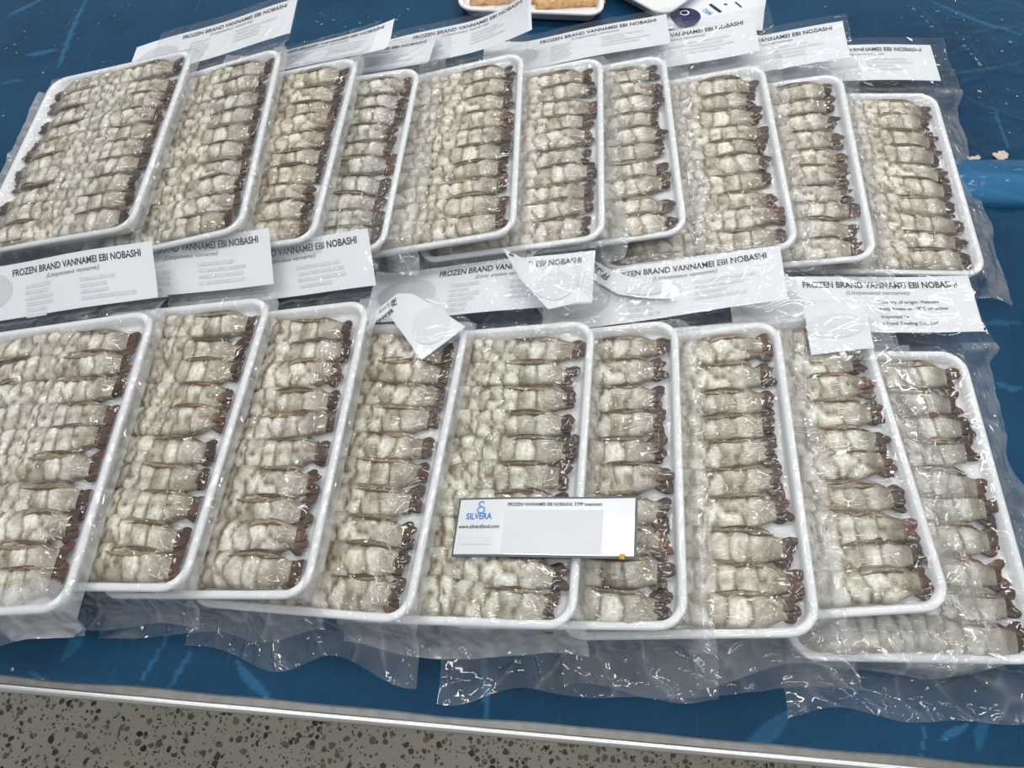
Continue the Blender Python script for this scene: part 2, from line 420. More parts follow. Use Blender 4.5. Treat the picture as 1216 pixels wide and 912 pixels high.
def prawn_variant(seed):
    g = np.random.default_rng(seed)
    NS, NR = 66, 28
    s = np.linspace(0, 1, NS); ph = np.linspace(0, 2 * math.pi, NR, endpoint=False)
    LB = .0755
    fat = g.uniform(.94, 1.08)
    b = .0136 * fat * (1 - np.exp(-(s + .012) / .045)) * (1 - .45 * sst(.70, 1.0, s)); b[0] *= .3
    h = .0088 * fat * (1 - np.exp(-(s + .012) / .05)) * (1 - .50 * sst(.78, 1.0, s)); h[0] *= .3
    c = np.cos(ph); d = np.sin(ph)
    cy = np.sign(c) * np.abs(c) ** .7; cz = np.sign(d) * np.abs(d) ** .62
    y0 = .0014 * np.sin(s * 3.4 + g.uniform(0, 6)) ; z0 = .0096 + .0006 * np.sin(s * 5 + g.uniform(0, 6)) - .002 * sst(.85, 1, s)
    x = s[:, None] * LB + 0 * cy[None]; y = y0[:, None] + b[:, None] * cy; z = z0[:, None] + h[:, None] * cz
    # muscle segments: two or three long blocks at the tail, smaller scored lumps towards the head
    sites = []
    px = LB * .93
    for k, step in enumerate((.017, .0155, .0125, .0115, .0105, .010, .009)):
        px2 = px - step * g.uniform(.85, 1.15); mid = (px + px2) / 2
        if k < 2 and g.random() < .85 or k == 2 and g.random() < .5:
            sites.append((mid, g.uniform(-.002, .002)))
        else:
            t = g.uniform(.35, .65) * .022 - .011
            sites.append((mid + g.uniform(-.003, .003), t + .0058)); sites.append((mid + g.uniform(-.003, .003), t - .0058))
            if g.random() < .25: sites.append((mid + g.uniform(-.004, .004), t + g.uniform(-.003, .003)))
        px = px2
    S = np.array(sites)
    arc = g.uniform(-.6, .9)
    xw = x + .0022 * wav(x, y, 300, seed + 1) + .0008 * wav(x, y, 900, seed + 8) + arc * .0022 * (y / .012) ** 2; yw = y + .0016 * wav(x, y, 420, seed + 2)
    D = np.sqrt((xw[..., None] - S[:, 0]) ** 2 + ((yw[..., None] - S[:, 1]) * 1.0) ** 2)
    o = np.argsort(D, -1); i1 = o[..., 0]; i2 = o[..., 1]
    f1 = np.take_along_axis(D, o[..., :1], -1)[..., 0]; f2 = np.take_along_axis(D, o[..., 1:2], -1)[..., 0]
    e = f2 - f1
    topm = np.clip(cz[None] * 1.6, 0, 1) + 0 * e
    lump = np.clip(e / .0075, 0, 1) ** .6
    zz = z - (.0014 + .0010 * (1 - sst(.4, .65, s)[:, None])) * (1 - lump) * topm + .0004 * wav(x, y, 700, seed + 3) * topm
    yy = y - np.sign(cy)[None] * .0008 * (1 - lump)
    st = g.random((len(S), len(S))); st = (st + st.T) / 2
    stren = st[i1, i2]; white = g.uniform(.30, 1.0, len(S))[i1]
    white = np.clip(white + .05 + .50 * wav(x, y, 260, seed + 4), 0, 1)
    m = (sst(-.0008, .0060, e) * white)[..., None]
    col = GREY * (1 - m) + FLESH * m
    hd_ = 1 - sst(.45, .62, s)[:, None]
    cr = ((1 - sst(.0002, .0012 + .0011 * stren, e)) * np.clip((stren - .34 + .20 * hd_) * 2.6, 0, .92))[..., None]
    col = col * (1 - cr) + BROWN * cr
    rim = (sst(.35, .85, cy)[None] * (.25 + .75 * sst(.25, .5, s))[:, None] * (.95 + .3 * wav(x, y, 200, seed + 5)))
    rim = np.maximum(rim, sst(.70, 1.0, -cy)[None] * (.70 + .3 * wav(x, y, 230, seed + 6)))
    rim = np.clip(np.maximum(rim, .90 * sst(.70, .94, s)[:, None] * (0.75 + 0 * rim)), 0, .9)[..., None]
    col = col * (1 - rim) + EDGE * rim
    V = np.stack([x, yy, zz], -1)
    nv = NS * NR
    i, j = np.meshgrid(np.arange(NS - 1), np.arange(NR), indexing='ij')
    a = (i * NR + j).ravel(); a2 = (i * NR + (j + 1) % NR).ravel()
    F = np.stack([a, a2, a2 + NR, a + NR], 1)
    body = (V.reshape(-1, 3), F, np.clip(col, 0, 1).reshape(-1, 3))
    # tail fan: five thin blades spreading from the last segment
    TV = []; TF = []; TC = []; off = 0
    spread = g.uniform(.34, .62); lean = g.uniform(-.25, .25)
    base = np.array([LB - .0100, y0[-1], z0[-1] + .0006])
    tone = g.uniform(.7, 1.25)
    for k in range(5):
        a = lean + (k - 2) * spread * .5 + g.uniform(-.06, .06)
        Lb = (.0208 if k != 2 else .0170) * g.uniform(.80, 1.12); Wb = .0041 * g.uniform(.85, 1.2) * g.uniform(.85, 1.15)
        zt = .0012 * (2 - abs(k - 2)) + g.uniform(-.0006, .0008)
        n1, n2 = 11, 8; bt = g.uniform(.65, 1.35); warm = g.uniform(0, 1)
        for q in range(n1):
            t = q / (n1 - 1)
            wq = Wb * min(1, (t + .10) / .55) ** .8 * math.sqrt(max(.02, 1 - max(0, (t - .70) / .31) ** 2))
            for r_ in range(n2):
                p_ = 2 * math.pi * r_ / n2
                lx = t * Lb; ly = wq * math.cos(p_); lz = zt + .0009 * math.sin(p_) * (1 - .4 * t) + .0016 * t * math.sin(a * 3 + seed)
                TV.append((base[0] + math.cos(a) * lx - math.sin(a) * ly, base[1] + math.sin(a) * lx + math.cos(a) * ly, base[2] + lz))
                olive = np.array([.235, .180, .112]); dark = np.array([.075, .036, .026]); red = np.array([.13, .045, .028])
                u_ = float(sst(.36, .84, t)); cc = olive * (1 - u_) + dark * u_
                if t > .86: cc = cc * .45 + red * .55
                if abs(math.cos(p_)) > .6: cc = cc * .5
                cc = cc * bt * np.array([1 + .35 * warm, 1 + .12 * warm, 1 - .1 * warm])
                TC.append(np.clip(cc * tone * (.8 + .4 * (r_ % 2)), 0, 1))
        for q in range(n1 - 1):
            for r_ in range(n2):
                TF.append([off + q * n2 + r_, off + q * n2 + (r_ + 1) % n2, off + (q + 1) * n2 + (r_ + 1) % n2, off + (q + 1) * n2 + r_])
        off += n1 * n2
    # swimmerets and a strip of shell along the back edge
    SV = []; SF = []; SCc = []; off = 0
    for k in range(g.integers(3, 6)):
        leaf = (k == 0)
        x1 = LB * g.uniform(.76, .95); ln = g.uniform(.014, .040) if not leaf else g.uniform(.026, .042)
        wd = g.uniform(.00045, .00085) if not leaf else g.uniform(.0013, .0023)
        yb = .0094 + g.uniform(-.0022, .0012); bend = g.uniform(-.0022, .0030)
        n1, n2 = 10, 6
        for q in range(n1):
            t = q / (n1 - 1); taper = wd * (math.sin(math.pi * min(.97, .12 + .85 * t)) ** .6)
            X0 = x1 - ln * t; si = min(NS - 1, max(0, int(X0 / LB * (NS - 1))))
            Y0 = min(yb, b[si] * .93) + bend * math.sin(math.pi * t); cq = min(1, Y0 / (b[si] + 1e-6)) ** (1 / .7); Z0 = z0[si] + h[si] * max(0, 1 - cq * cq) ** .31 + (.0002 if leaf else .0006) - .0010 * abs(t - .5)
            for r_ in range(n2):
                p_ = 2 * math.pi * r_ / n2
                SV.append((X0, Y0 + taper * math.cos(p_), Z0 + min(taper, .0008) * math.sin(p_)))
                SCc.append(np.array([.30, .23, .14] if leaf else [.13, .078, .034]) * (.75 + .5 * ((r_ + q) % 2)) * tone)
        for q in range(n1 - 1):
            for r_ in range(n2):
                SF.append([off + q * n2 + r_, off + q * n2 + (r_ + 1) % n2, off + (q + 1) * n2 + (r_ + 1) % n2, off + (q + 1) * n2 + r_])
        off += n1 * n2
    return body, (np.array(TV), np.array(TF), np.array(TC)), (np.array(SV), np.array(SF), np.clip(np.array(SCc), 0, 1))


NVAR = 18
VAR = []
for k in range(NVAR):
    body, tail, swim = prawn_variant(100 + 17 * k)
    ob = mesh_obj('prawn', body[0], body[1], M_FLESH, None, True, None, body[2])
    ot = mesh_obj('tail_fan', tail[0], tail[1], M_TAIL, None, True, None, tail[2])
    os_ = mesh_obj('swimmerets', swim[0], swim[1], M_TAIL, None, True, None, swim[2])
    VAR.append((ob, ot, os_, body[0], np.concatenate([tail[0], swim[0]])))

# ------------------------------------------------------------------ foam tray mesh (shared)


def rrect(hx, hy, r, n=7):
    P = []
    for cx, cy, a0 in ((hx - r, hy - r, 0), (-hx + r, hy - r, 90), (-hx + r, -hy + r, 180), (hx - r, -hy + r, 270)):
        for k in range(n):
            a = math.radians(a0 + 90 * k / (n - 1)); P.append((cx + r * math.cos(a), cy + r * math.sin(a)))
    return P


def tray_mesh():
    prof = [(.013, .0), (.0125, .0002), (.0105, .002), (.0035, .0135), (.0012, .0142), (.0, .0150), (.0, .0168), (.0008, .0178), (.002, .0181), (.0044, .0178), (.0056, .0170), (.0078, .0112), (.0088, .0096), (.011, .009)]
    V = []; F = []; n = None
    for ins, z in prof:
        P = rrect(WT / 2 - ins, LT / 2 - ins, max(.006, .020 - ins)); n = len(P)
        V += [(p[0], p[1], z) for p in P]
    for i in range(len(prof) - 1):
        for k in range(n):
            F.append([i * n + k, i * n + (k + 1) % n, (i + 1) * n + (k + 1) % n, (i + 1) * n + k])
    F.append(list(range(n))[::-1]); F.append([(len(prof) - 1) * n + k for k in range(n)])
    return V, F


tv, tf = tray_mesh()

# ------------------------------------------------------------------ the nineteen packs
# right-edge middle x, y; yaw; tilt; height of the lowest edge  (back row left to right, then front row)
POSE = [[-0.342, 0.585, -0.2736, 14.2835, 0.0065, 0], [-0.2423, 0.5778, 1.1324, 17.1984, 0.0074, 0], [-0.1706, 0.5708, -2.7554, 15.6389, 0.0074, 0], [-0.1091, 0.5708, -3.3967, 13.2551, 0.0027, 0], [0.0034, 0.583, -1.419, 16.5326, 0.0049, 0], [0.0847, 0.5809, -2.1627, 15.2725, 0.0055, 0], [0.1571, 0.5953, -0.2586, 13.7514, 0.0032, 0], [0.2558, 0.5764, -1.2309, 14.6626, 0.0049, 0], [0.3305, 0.5665, -4.0424, 14.6308, 0.003, 0], [0.4437, 0.5713, -3.8819, 4.3966, 0.0059, 0], [-0.2995, 0.2492, -0.1106, 14.244, 0.0045, 0], [-0.2124, 0.2626, -4.1185, 15.8159, 0.0032, 0], [-0.1276, 0.2583, -3.7483, 16.9129, 0.0042, 0], [-0.0516, 0.244, -6.9981, 13.9086, 0.0035, 0], [0.0554, 0.2398, -5.291, 17.3021, 0.0056, 0], [0.1263, 0.2407, -3.831, 17.9075, 0.005, 0], [0.2085, 0.2366, -2.6735, 19.6622, 0.0075, 0], [0.303, 0.262, 2.9, 6.8, 0.0175, 1.5], [0.3795, 0.231, -0.6, 3.0, 0.008, 3.5]]
FR = []
for x, y, yaw, th, z0, pt in POSE:
    yaw = math.radians(yaw); th = math.radians(th); pt = math.radians(pt)
    ex = np.array([math.cos(yaw) * math.cos(th), math.sin(yaw) * math.cos(th), math.sin(th)])
    ey = np.array([-math.sin(yaw), math.cos(yaw), 0]); ez = np.cross(ex, ey)
    R_ = np.array([x, y, z0 + HT * math.cos(th) + WT * math.sin(th)])
    near = R_ - ey * LT / 2                      # the near edge stays put, the far edge is propped up
    ey = ey * math.cos(pt) + ez * math.sin(pt); ez = np.cross(ex, ey); R_ = near + ey * LT / 2
    FR.append((R_ - ex * WT - ez * HT, ex, ey, ez))

PLAB = ['prawn pack at far left of back row, brown tails along its left edge too',
        'second prawn pack from left in back row, white label with grey oval behind it',
        'third prawn pack from left in back row, its label curling up at the right',
        'greyish prawn pack fourth from left in back row, showing as the narrowest strip',
        'fifth prawn pack from left in back row, label corner curled up towards orange food tray',
        'sixth prawn pack from left in back row, with no label of its own behind it',
        'seventh prawn pack from left in back row, fourth from the right end',
        'eighth prawn pack from left in back row, label below the navy disc print',
        'ninth prawn pack from left in back row, second from the right end',
        'rightmost prawn pack of the back row, beside the bare blue sheet',
        'leftmost prawn pack of the front row, cut by the left frame edge',
        'second prawn pack from left in front row, label beside the leftmost front label',
        'third prawn pack from left in front row, left of the pack with the folded label',
        'fourth prawn pack from left in front row, label folded into a white diamond',
        'fifth prawn pack from left in front row, lying under the laminated blue-logo card',
        'sixth prawn pack from left in front row, twisted label corner over its top',
        'seventh prawn pack from left in front row, third from the right end',
        'eighth prawn pack from left in front row, blank label flap over its top edge',
        'rightmost prawn pack in front row, fully readable black label behind it']

TINT = {0: (.99, .97, .94), 1: (.97, .96, .92), 2: (1.0, .94, .88), 3: (.97, .98, .99), 4: (1.0, .96, .91), 5: (.99, .96, .94), 6: (1.0, .98, .95),
        7: (1.0, .97, .93), 8: (1.0, .98, .94), 9: (1.0, .97, .94), 10: (1.0, .98, .95), 11: (1.0, .97, .92), 12: (.98, .95, .92), 13: (.95, .92, .87),
        14: (.97, .98, .93), 15: (.95, .94, .90), 16: (.99, .97, .91), 17: (.95, .94, .90), 18: (.90, .90, .88)}
BOTTOM = {10: .014, 11: .020, 12: .022, 13: .026, 14: .016, 15: .040, 16: .030, 17: .034, 18: .037}
LABEL_R = {10: .170, 11: .171, 12: .177, 14: .172, 1: .178, 2: .200, 3: .181, 4: .186, 6: .185, 7: .178, 16: .187, 18: .2035, 8: .190, 9: .192}
NOHEAD = (0, 5, 13, 15, 17)


def world_floor(i, x, y):
    """height of what lies under the film of pack i at world x, y"""
    z = np.full_like(x, .0022)
    for j in range(i + 1, 19):
        if (j < 10) != (i < 10): continue
        O, ex, ey, ez = FR[j]
        u = (x - O[0]) * ex[0] / (ex[0] ** 2 + ex[1] ** 2) + (y - O[1]) * ex[1] / (ex[0] ** 2 + ex[1] ** 2)
        v = (x - O[0]) * ey[0] + (y - O[1]) * ey[1]
        ins = (u > -.004) & (u < WT + .003) & (np.abs(v) < LT / 2 + .003)
        zt = O[2] + ex[2] * u + ey[2] * v + ez[2] * .022
        z = np.where(ins, np.maximum(z, zt), z)
    return z


def header_w(i, u, v):
    """local height of the bag header beyond the tray's far edge"""
    d = v - LT / 2
    w = .0165 - .0065 * sst(0, .02, d) + .0010 * np.sin(u * 38 + i * 1.7) * sst(.0, .03, d)
    t = np.clip((u - .10) / .10, 0, 2)
    w = w - {2: .24, 3: .20, 4: .05, 6: .12}.get(i, 0) * np.clip(d - .008, 0, 1)
    if i in (10, 11, 12): w = w + .30 * np.clip(d - .012, 0, 1)
    if i == 2: w = w + .010 * t ** 2 * sst(.03, .08, d)
    if i == 3: w = w + .004 * t * sst(0, .06, d)
    if i == 4: w = w + .024 * t ** 2 * sst(-.01, .07, d)
    if i == 16: w = w + .006 * np.exp(-((u - .06) / .04) ** 2) * sst(.02, .07, d)
    return w


def header_pt(i, lu, lv, off=0.0):
    """label coordinates -> local pack coordinates, kept above the table"""
    u = np.asarray(lu, float); v = np.asarray(lv, float)
    O, ex, ey, ez = FR[i]
    w = header_w(i, u, v)
    lim = (.0066 - O[2] - ex[2] * u - ey[2] * v) / ez[2]
    w = np.maximum(w, lim) + off
    return np.stack([u - WT / 2, v, w], -1)


LW = .213


def add_label(i, pk):
    R = LABEL_R.get(i, .190); u0 = R - LW
    LH, v0 = (.062, LT / 2 + .030) if i < 10 else (.058, LT / 2 + .023)
    if i in (2, 3): v0 = LT / 2 + .014
    if i in (10, 11, 12): LH, v0 = .052, LT / 2 + .018
    shr = .20 if i in (10, 11, 12) else 0
    nu, nv = 30, 9
    U, Vv = np.meshgrid(np.linspace(0, LW, nu), np.linspace(0, LH, nv), indexing='ij')
    P = header_pt(i, u0 + U - shr * Vv, v0 + Vv)
    lab = mesh_obj('paper_label', P.reshape(-1, 3), grid_faces(nu, nv), M_PAPER, pk)

    def put(name, parts, mat, off=.0003):
        V, F = merge(parts)
        mesh_obj(name, header_pt(i, u0 + V[:, 0] - shr * V[:, 1], v0 + V[:, 1], off), F, mat, lab, False)

    V, F = text2d('FROZEN BRAND VANNAMEI EBI NOBASHI', .02)
    put('black_lettering', [(V * np.array([.135, .172]) + np.array([LW - .012 - .135, LH - .0122]), F)], M_INK)
    V, F = text2d('(Litopenaeus vannamei)', 0.0, .3)
    put('grey_lettering', [(V * .056 + np.array([LW - .012 - .098, LH - .0190]), F)], M_INK_GREY)
    V, F = ellipse2d(.036, .029, .029, .018)
    put('grey_oval', [(V, F)], M_OVAL)
    if i == 18:
        parts = []
        for k, (s_, w_) in enumerate((('Country of origin: Vietnam', .052), ('Keep frozen at -18°C or below', .059), ('Imported by', .024), ('s Food Trading Co., Ltd', .047))):
            V, F = text2d(s_, .010)
            parts.append((V * w_ + np.array([LW - .096 + .0125, LH - .0285 - k * .0068 - (.0015 if k > 1 else 0)]), F))
        put('small_lettering', parts, M_INK)
    else:
        g = np.random.default_rng(i + 50); parts = []
        for k in range(4):
            parts.append(rect2d(LW - .075, LH - .028 - k * .0058, LW - .075 + g.uniform(.026, .055), LH - .0248 - k * .0058))
        for k in range(6):
            parts.append(rect2d(.079, LH - .026 - k * .0056, .079 + g.uniform(.018, .030), LH - .0225 - k * .0056))
        put('smudged_lines', parts, M_SMUDGE)


def make_pack(i):
    O, ex, ey, ez = FR[i]
    base = O + ex * WT / 2
    Mx = Matrix(((ex[0], ey[0], ez[0], base[0]), (ex[1], ey[1], ez[1], base[1]), (ex[2], ey[2], ez[2], base[2]), (0, 0, 0, 1)))
    pk = empty('prawn_pack', Mx)
    tag(pk, PLAB[i], 'prawn pack', 'vacuum packed prawn trays')
    g = np.random.default_rng(900 + i)
    # tray
    if i == 0:
        make_pack.tray = mesh_obj('foam_tray', tv, tf, M_FOAM, pk, True)
    else:
        c = make_pack.tray.copy(); COL.objects.link(c); c.parent = pk
    # prawns: two columns of ten, tails outwards
    cell = .0012; nx, ny = int(WT / cell) + 1, int(LT / cell) + 1
    H = np.full((nx, ny), .0045)
    tint = np.array(TINT[i]) * np.array([.95, .95, .935])
    rows = 10; pitch = (LT - .0430) / (rows - 1)
    k0 = 0
    for side in (1, -1):
        for k in range(rows):
            ob, ot, os_, bv, xv = VAR[int(g.integers(NVAR))]
            cy = LT / 2 - .0215 - pitch * k + g.uniform(-.0010, .0010)
            rz = (0 if side > 0 else math.pi) + g.uniform(-.05, .05) + (-.05 if side > 0 else .05)
            cx = side * (WT / 2 - .0062 - .0870 + g.uniform(-.0022, .0012))
            sx = g.uniform(.97, 1.02); sy = g.uniform(.96, 1.06) 
            cz = .0076 + (.0 if side > 0 else -.0008) + g.uniform(-.0004, .0006)
            sz = .715
            rx = g.uniform(-.06, .06) + (.07 if side > 0 else -.07)
            rot = Matrix.Rotation(rz, 4, 'Z') @ Matrix.Rotation(rx, 4, 'X') @ Matrix.Diagonal((sx, sy, sz, 1))
            mt = Matrix.Translation((cx, cy, cz)) @ rot
            c = ob.copy(); COL.objects.link(c); c.parent = pk; c.matrix_basis = mt
            tv_ = tint * g.uniform(.95, 1.03)
            c.color = (*tv_, 1)
            t = ot.copy(); COL.objects.link(t); t.parent = c; t.color = (*(np.array([1, 1, 1]) * g.uniform(.75, 1.2)), 1)
            s2 = os_.copy(); COL.objects.link(s2); s2.parent = c; s2.color = t.color
            A = np.array(mt)
            for vv in (bv, xv):
                w_ = vv @ A[:3, :3].T + A[:3, 3]
                iu = np.clip(((w_[:, 0] + WT / 2) / cell).round().astype(int), 0, nx - 1); iv = np.clip(((w_[:, 1] + LT / 2) / cell).round().astype(int), 0, ny - 1)
                np.maximum.at(H, (iu, iv), w_[:, 2])
    # vacuum film: a tight skin over prawns and rim that drapes off the sides
    for it in range(2):                                    # close the pinholes
        P = np.pad(H, 1, mode='edge'); mxn = np.maximum.reduce([P[a:a + nx, b_:b_ + ny] for a in range(3) for b_ in range(3)])
        H = np.where(H < mxn - .0015, .35 * H + .65 * mxn, H)
    for it in range(4):
        P = np.pad(H, 1, mode='edge')
        H = np.maximum(H, (P[:-2, 1:-1] + P[2:, 1:-1] + P[1:-1, :-2] + P[1:-1, 2:]) / 4 - .0001)
    uL = -.030 if i in (0, 10) else -.002
    bot = BOTTOM.get(i, .012); top = .005 if i in NOHEAD else (.104 if i not in (2, 3) else .086) if i < 10 else .092
    uR = WT + {0: .0045, 1: .004, 2: .005, 3: .024, 4: .006, 5: .016, 6: .024, 7: .020, 8: .020, 9: .036, 10: .0045, 11: .004, 12: .004, 13: .004, 14: .006, 15: .016, 16: .019, 17: .034, 18: .036}[i]
    step = .0015
    us = np.arange(uL, uR, step); vs_ = np.arange(-LT / 2 - bot, LT / 2 + top, step)
    U, Vv = np.meshgrid(us, vs_, indexing='ij')
    out = np.maximum.reduce([U - WT, -U, np.abs(Vv) - LT / 2])                  # distance outside the tray outline
    inn = out <= 0
    iu = np.clip((U / cell).round().astype(int), 0, nx - 1); iv = np.clip(((Vv + LT / 2) / cell).round().astype(int), 0, ny - 1)
    Wi = np.maximum(H[iu, iv] + .0007, .0110)
    din = -out
    rimw = .0184 * sst(.0105, .0050, din)                                         # rides over the rim
    bridge = .0164 - .35 * np.clip(din - .006, 0, .006)
    Wi = np.maximum(Wi, np.where(din < .016, np.maximum(rimw, bridge * sst(.016, .012, din)), 0))
    wx = O[0] + ex[0] * U + ey[0] * Vv; wy = O[1] + ex[1] * U + ey[1] * Vv
    zf = world_floor(i, wx, wy) + .0008
    lim = (zf - O[2] - ex[2] * U - ey[2] * Vv) / ez[2]
    crum = ridge(U, Vv, 75, 40 + i) * .0022 + ridge(U * 1.5, Vv * .8, 150, 70 + i) * .0008
    drop = np.maximum(.0184 - 2.6 * np.clip(out, 0, 1), -.002 - .45 * np.clip(out - .007, 0, 1))
    Wo = np.maximum(lim, drop) + crum * sst(.002, .012, out)
    if i not in NOHEAD:
        hd = (Vv > LT / 2) & (U < WT + .03)
        hw = np.maximum(header_w(i, U, Vv) + .0014 + .0008 * ridge(U, Vv, 110, 5 + i), (.0088 - O[2] - ex[2] * U - ey[2] * Vv) / ez[2])
        Wo = np.where(hd, hw, Wo)
    Wf = np.where(inn, Wi, Wo)
    for it in range(1):
        P = np.pad(Wf, 1, mode='edge'); avg = (P[:-2, 1:-1] + P[2:, 1:-1] + P[1:-1, :-2] + P[1:-1, 2:]) / 4
        Wf = np.where(inn & (din > .012), np.maximum(Wf, avg), .4 * Wf + .6 * avg)
    
    # long tight tucks running down the tail column
    for uc, amp, sd in ((WT - .0125, .0015, 1), (WT - .036, .0014, 2), (WT - .060, .0010, 3), (WT - .0265, .0009, 4)):
        line = uc + .0035 * wav(Vv, Vv * 0, 55, 300 + 7 * i + sd) + .0010 * wav(Vv, Vv * 0, 260, 400 + 7 * i + sd)
        on = sst(-.25, .35, wav(Vv, Vv * 0, 60, 500 + 7 * i + sd))
        Wf = Wf + np.where(inn & (din > .006), amp * on * np.exp(-((U - line) / .0016) ** 2), 0)
    cre = np.clip(ridge(U, Vv, 75, 40 + i), 0, 1) ** 6
    haze = np.where(inn, .014, .09 + .17 * cre)
    haze = np.where((Vv > LT / 2) & (out > .004), .035 + .05 * np.clip(ridge(U, Vv, 60, 33 + i) - .5, 0, 1), haze)
    haze = np.where((U > WT) & (np.abs(Vv) < LT / 2 + .01), np.maximum(haze, .22), haze)
    haze = np.where(inn & (din < .008), .10, haze)
    if i in (0, 1, 2, 10, 11, 12, 13): haze = np.where((U > WT - .0085) & (np.abs(Vv) < LT / 2), .38, haze)
    if i in (10,):
        haze = np.where((np.hypot((U - WT + .03) / .035, (Vv + LT / 2 - .002) / .022) < 1), .55, haze)
    if i in (0, 10): haze = np.where(U < -.001, .45 + .2 * cre, haze)
    if i == 17: haze = np.where(Vv < -LT / 2 - .004, .22 + .2 * cre, haze)
    if i == 14:
        haze = np.where(Vv < -LT / 2 + .003, .35, haze)
    # ragged outline
    Ux = U + np.where(U > WT, (U - WT) * .16 * wav(Vv, Vv * 0, 60, 5 + i), 0)
    Vx = Vv + np.where(Vv < -LT / 2, (Vv + LT / 2) * (.30 * wav(U, U * 0, 50, 15 + i)), 0)
    bf = mesh_obj('bag_film', np.stack([Ux - WT / 2, Vx, Wf], -1).reshape(-1, 3), grid_faces(*U.shape), M_FILM, pk, True, {'haze': haze})
    bf.data.materials.append(M_FILM_FLAT)
    fi = grid_faces(*U.shape)[:, 0]
    bf.data.polygons.foreach_set('material_index', ((Vv.ravel()[fi] > LT / 2 + .006)).astype(np.int32))
    if i not in NOHEAD: add_label(i, pk)
    return pk


PACKS = [make_pack(i) for i in range(19)]
for ob, ot, os_, _, _ in VAR:
    for o in (ob, ot, os_): bpy.data.objects.remove(o)

# ------------------------------------------------------------------ folded headers


def poly_sheet(name, pts, wfun, mat, parent, cuts=4, attrs=None):
    """a paper or film outline (pack coordinates) filled, subdivided and shaped by wfun(u, v)"""
    bm = bmesh.new()
    f = bm.faces.new([bm.verts.new((p[0], p[1], 0)) for p in pts])
    bmesh.ops.triangulate(bm, faces=[f])
    for _ in range(3):
        bmesh.ops.subdivide_edges(bm, edges=bm.edges[:], cuts=1, use_grid_fill=True)
    bmesh.ops.triangulate(bm, faces=bm.faces[:])
    bmesh.ops.recalc_face_normals(bm, faces=bm.faces[:])
    bm.verts.ensure_lookup_table(); bm.verts.index_update()
    V = np.array([v.co[:] for v in bm.verts]); F = [[v.index for v in q.verts] for q in bm.faces]
    bm.free()
    P = np.stack([V[:, 0] - WT / 2, V[:, 1], wfun(V[:, 0], V[:, 1])], -1)
    at = {'haze': np.full(len(V), attrs)} if attrs is not None else None
    return mesh_obj(name, P, F, mat, parent, True, at)


def place2d(V, o, xdir, wfun, off):
    xd = np.array(xdir) / np.hypot(*xdir); yd = np.array([-xd[1], xd[0]])
    P = np.array(o) + V[:, :1] * xd + V[:, 1:] * yd
    return np.stack([P[:, 0] - WT / 2, P[:, 1], wfun(P[:, 0], P[:, 1]) + off], -1)


# fourth front pack: header folded over into a diamond
pk = PACKS[13]
w4 = lambda u, v: .0255 + .0035 * np.sin((u - .10) * 45) - .0015 * np.sin((v - .08) * 60)
lab = poly_sheet('paper_label', [(.1256, .1471), (.177, .1159), (.1477, .0803), (.1069, .1281), (.1100, .1490)], w4, M_PAPER, pk, 5)
V, F = ellipse2d(.1481, .1146, .0160, .0185)
mesh_obj('grey_oval', place2d(V, (0, 0), (1, 0), w4, .0005), F, M_OVAL2, lab, False)
V, F = text2d('FR', .02)
mesh_obj('black_lettering', place2d(V * .0075, (.1130, .1375), (-.35, .95), w4, .0006), F, M_INK, lab, False)
lab2 = poly_sheet('paper_label', [(.0905, .1100), (.0908, .128), (.1091, .1489), (.1080, .1335)], lambda u, v: .0272 + 0 * u, M_PAPER_BACK, pk, 3)
V, F = text2d('BRAND', .02)
mesh_obj('black_lettering', place2d(V * .018, (.1085, .1330), (-.65, -.76), lambda u, v: .0280 + 0 * u, 0), F, M_INK, lab2, False)
V, F = text2d('(Litop', 0, .3)
mesh_obj('grey_lettering', place2d(V * .012, (.1050, .1395), (-.65, -.76), lambda u, v: .0280 + 0 * u, 0), F, M_INK_GREY, lab2, False)
poly_sheet('folded_film', [(.1080, .158), (.1238, .158), (.1842, .1192), (.1478, .0713), (.099, .1182), (.0990, .1420)], lambda u, v: w4(u, v) + .0012 + .0005 * np.sin(u * 110), M_FILM_FLAT, pk, 6, .08)

# sixth front pack: header twisted, its left end folded over the tray
pk = PACKS[15]
w6 = lambda u, v: .0455 + .004 * np.exp(-((u - .055) / .02) ** 2) - .006 * sst(.095, .125, u)
lab = poly_sheet('paper_label', [(.0285, .202), (.0412, .192), (.0683, .1668), (.0946, .1763), (.0972, .1506), (.112, .1344), (.0752, .1276), (.0499, .1606)], w6, M_PAPER, pk, 4)
V, F = ellipse2d(.0800, .1515, .0172, .0148)
mesh_obj('grey_oval', place2d(V, (0, 0), (1, 0), w6, .0006), F, M_OVAL2, lab, False)
V, F = text2d('F', .02)
mesh_obj('black_lettering', place2d(V * .0035, (.0405, .1885), (.55, .83), w6, .0006), F, M_INK, lab, False)
poly_sheet('folded_film', [(.0281, .206), (.0641, .180), (.0953, .180), (.1253, .1341), (.076, .113), (.0479, .1563)], lambda u, v: w6(u, v) + .0012 + .0004 * np.sin(u * 110), M_FILM_FLAT, pk, 6, .12)

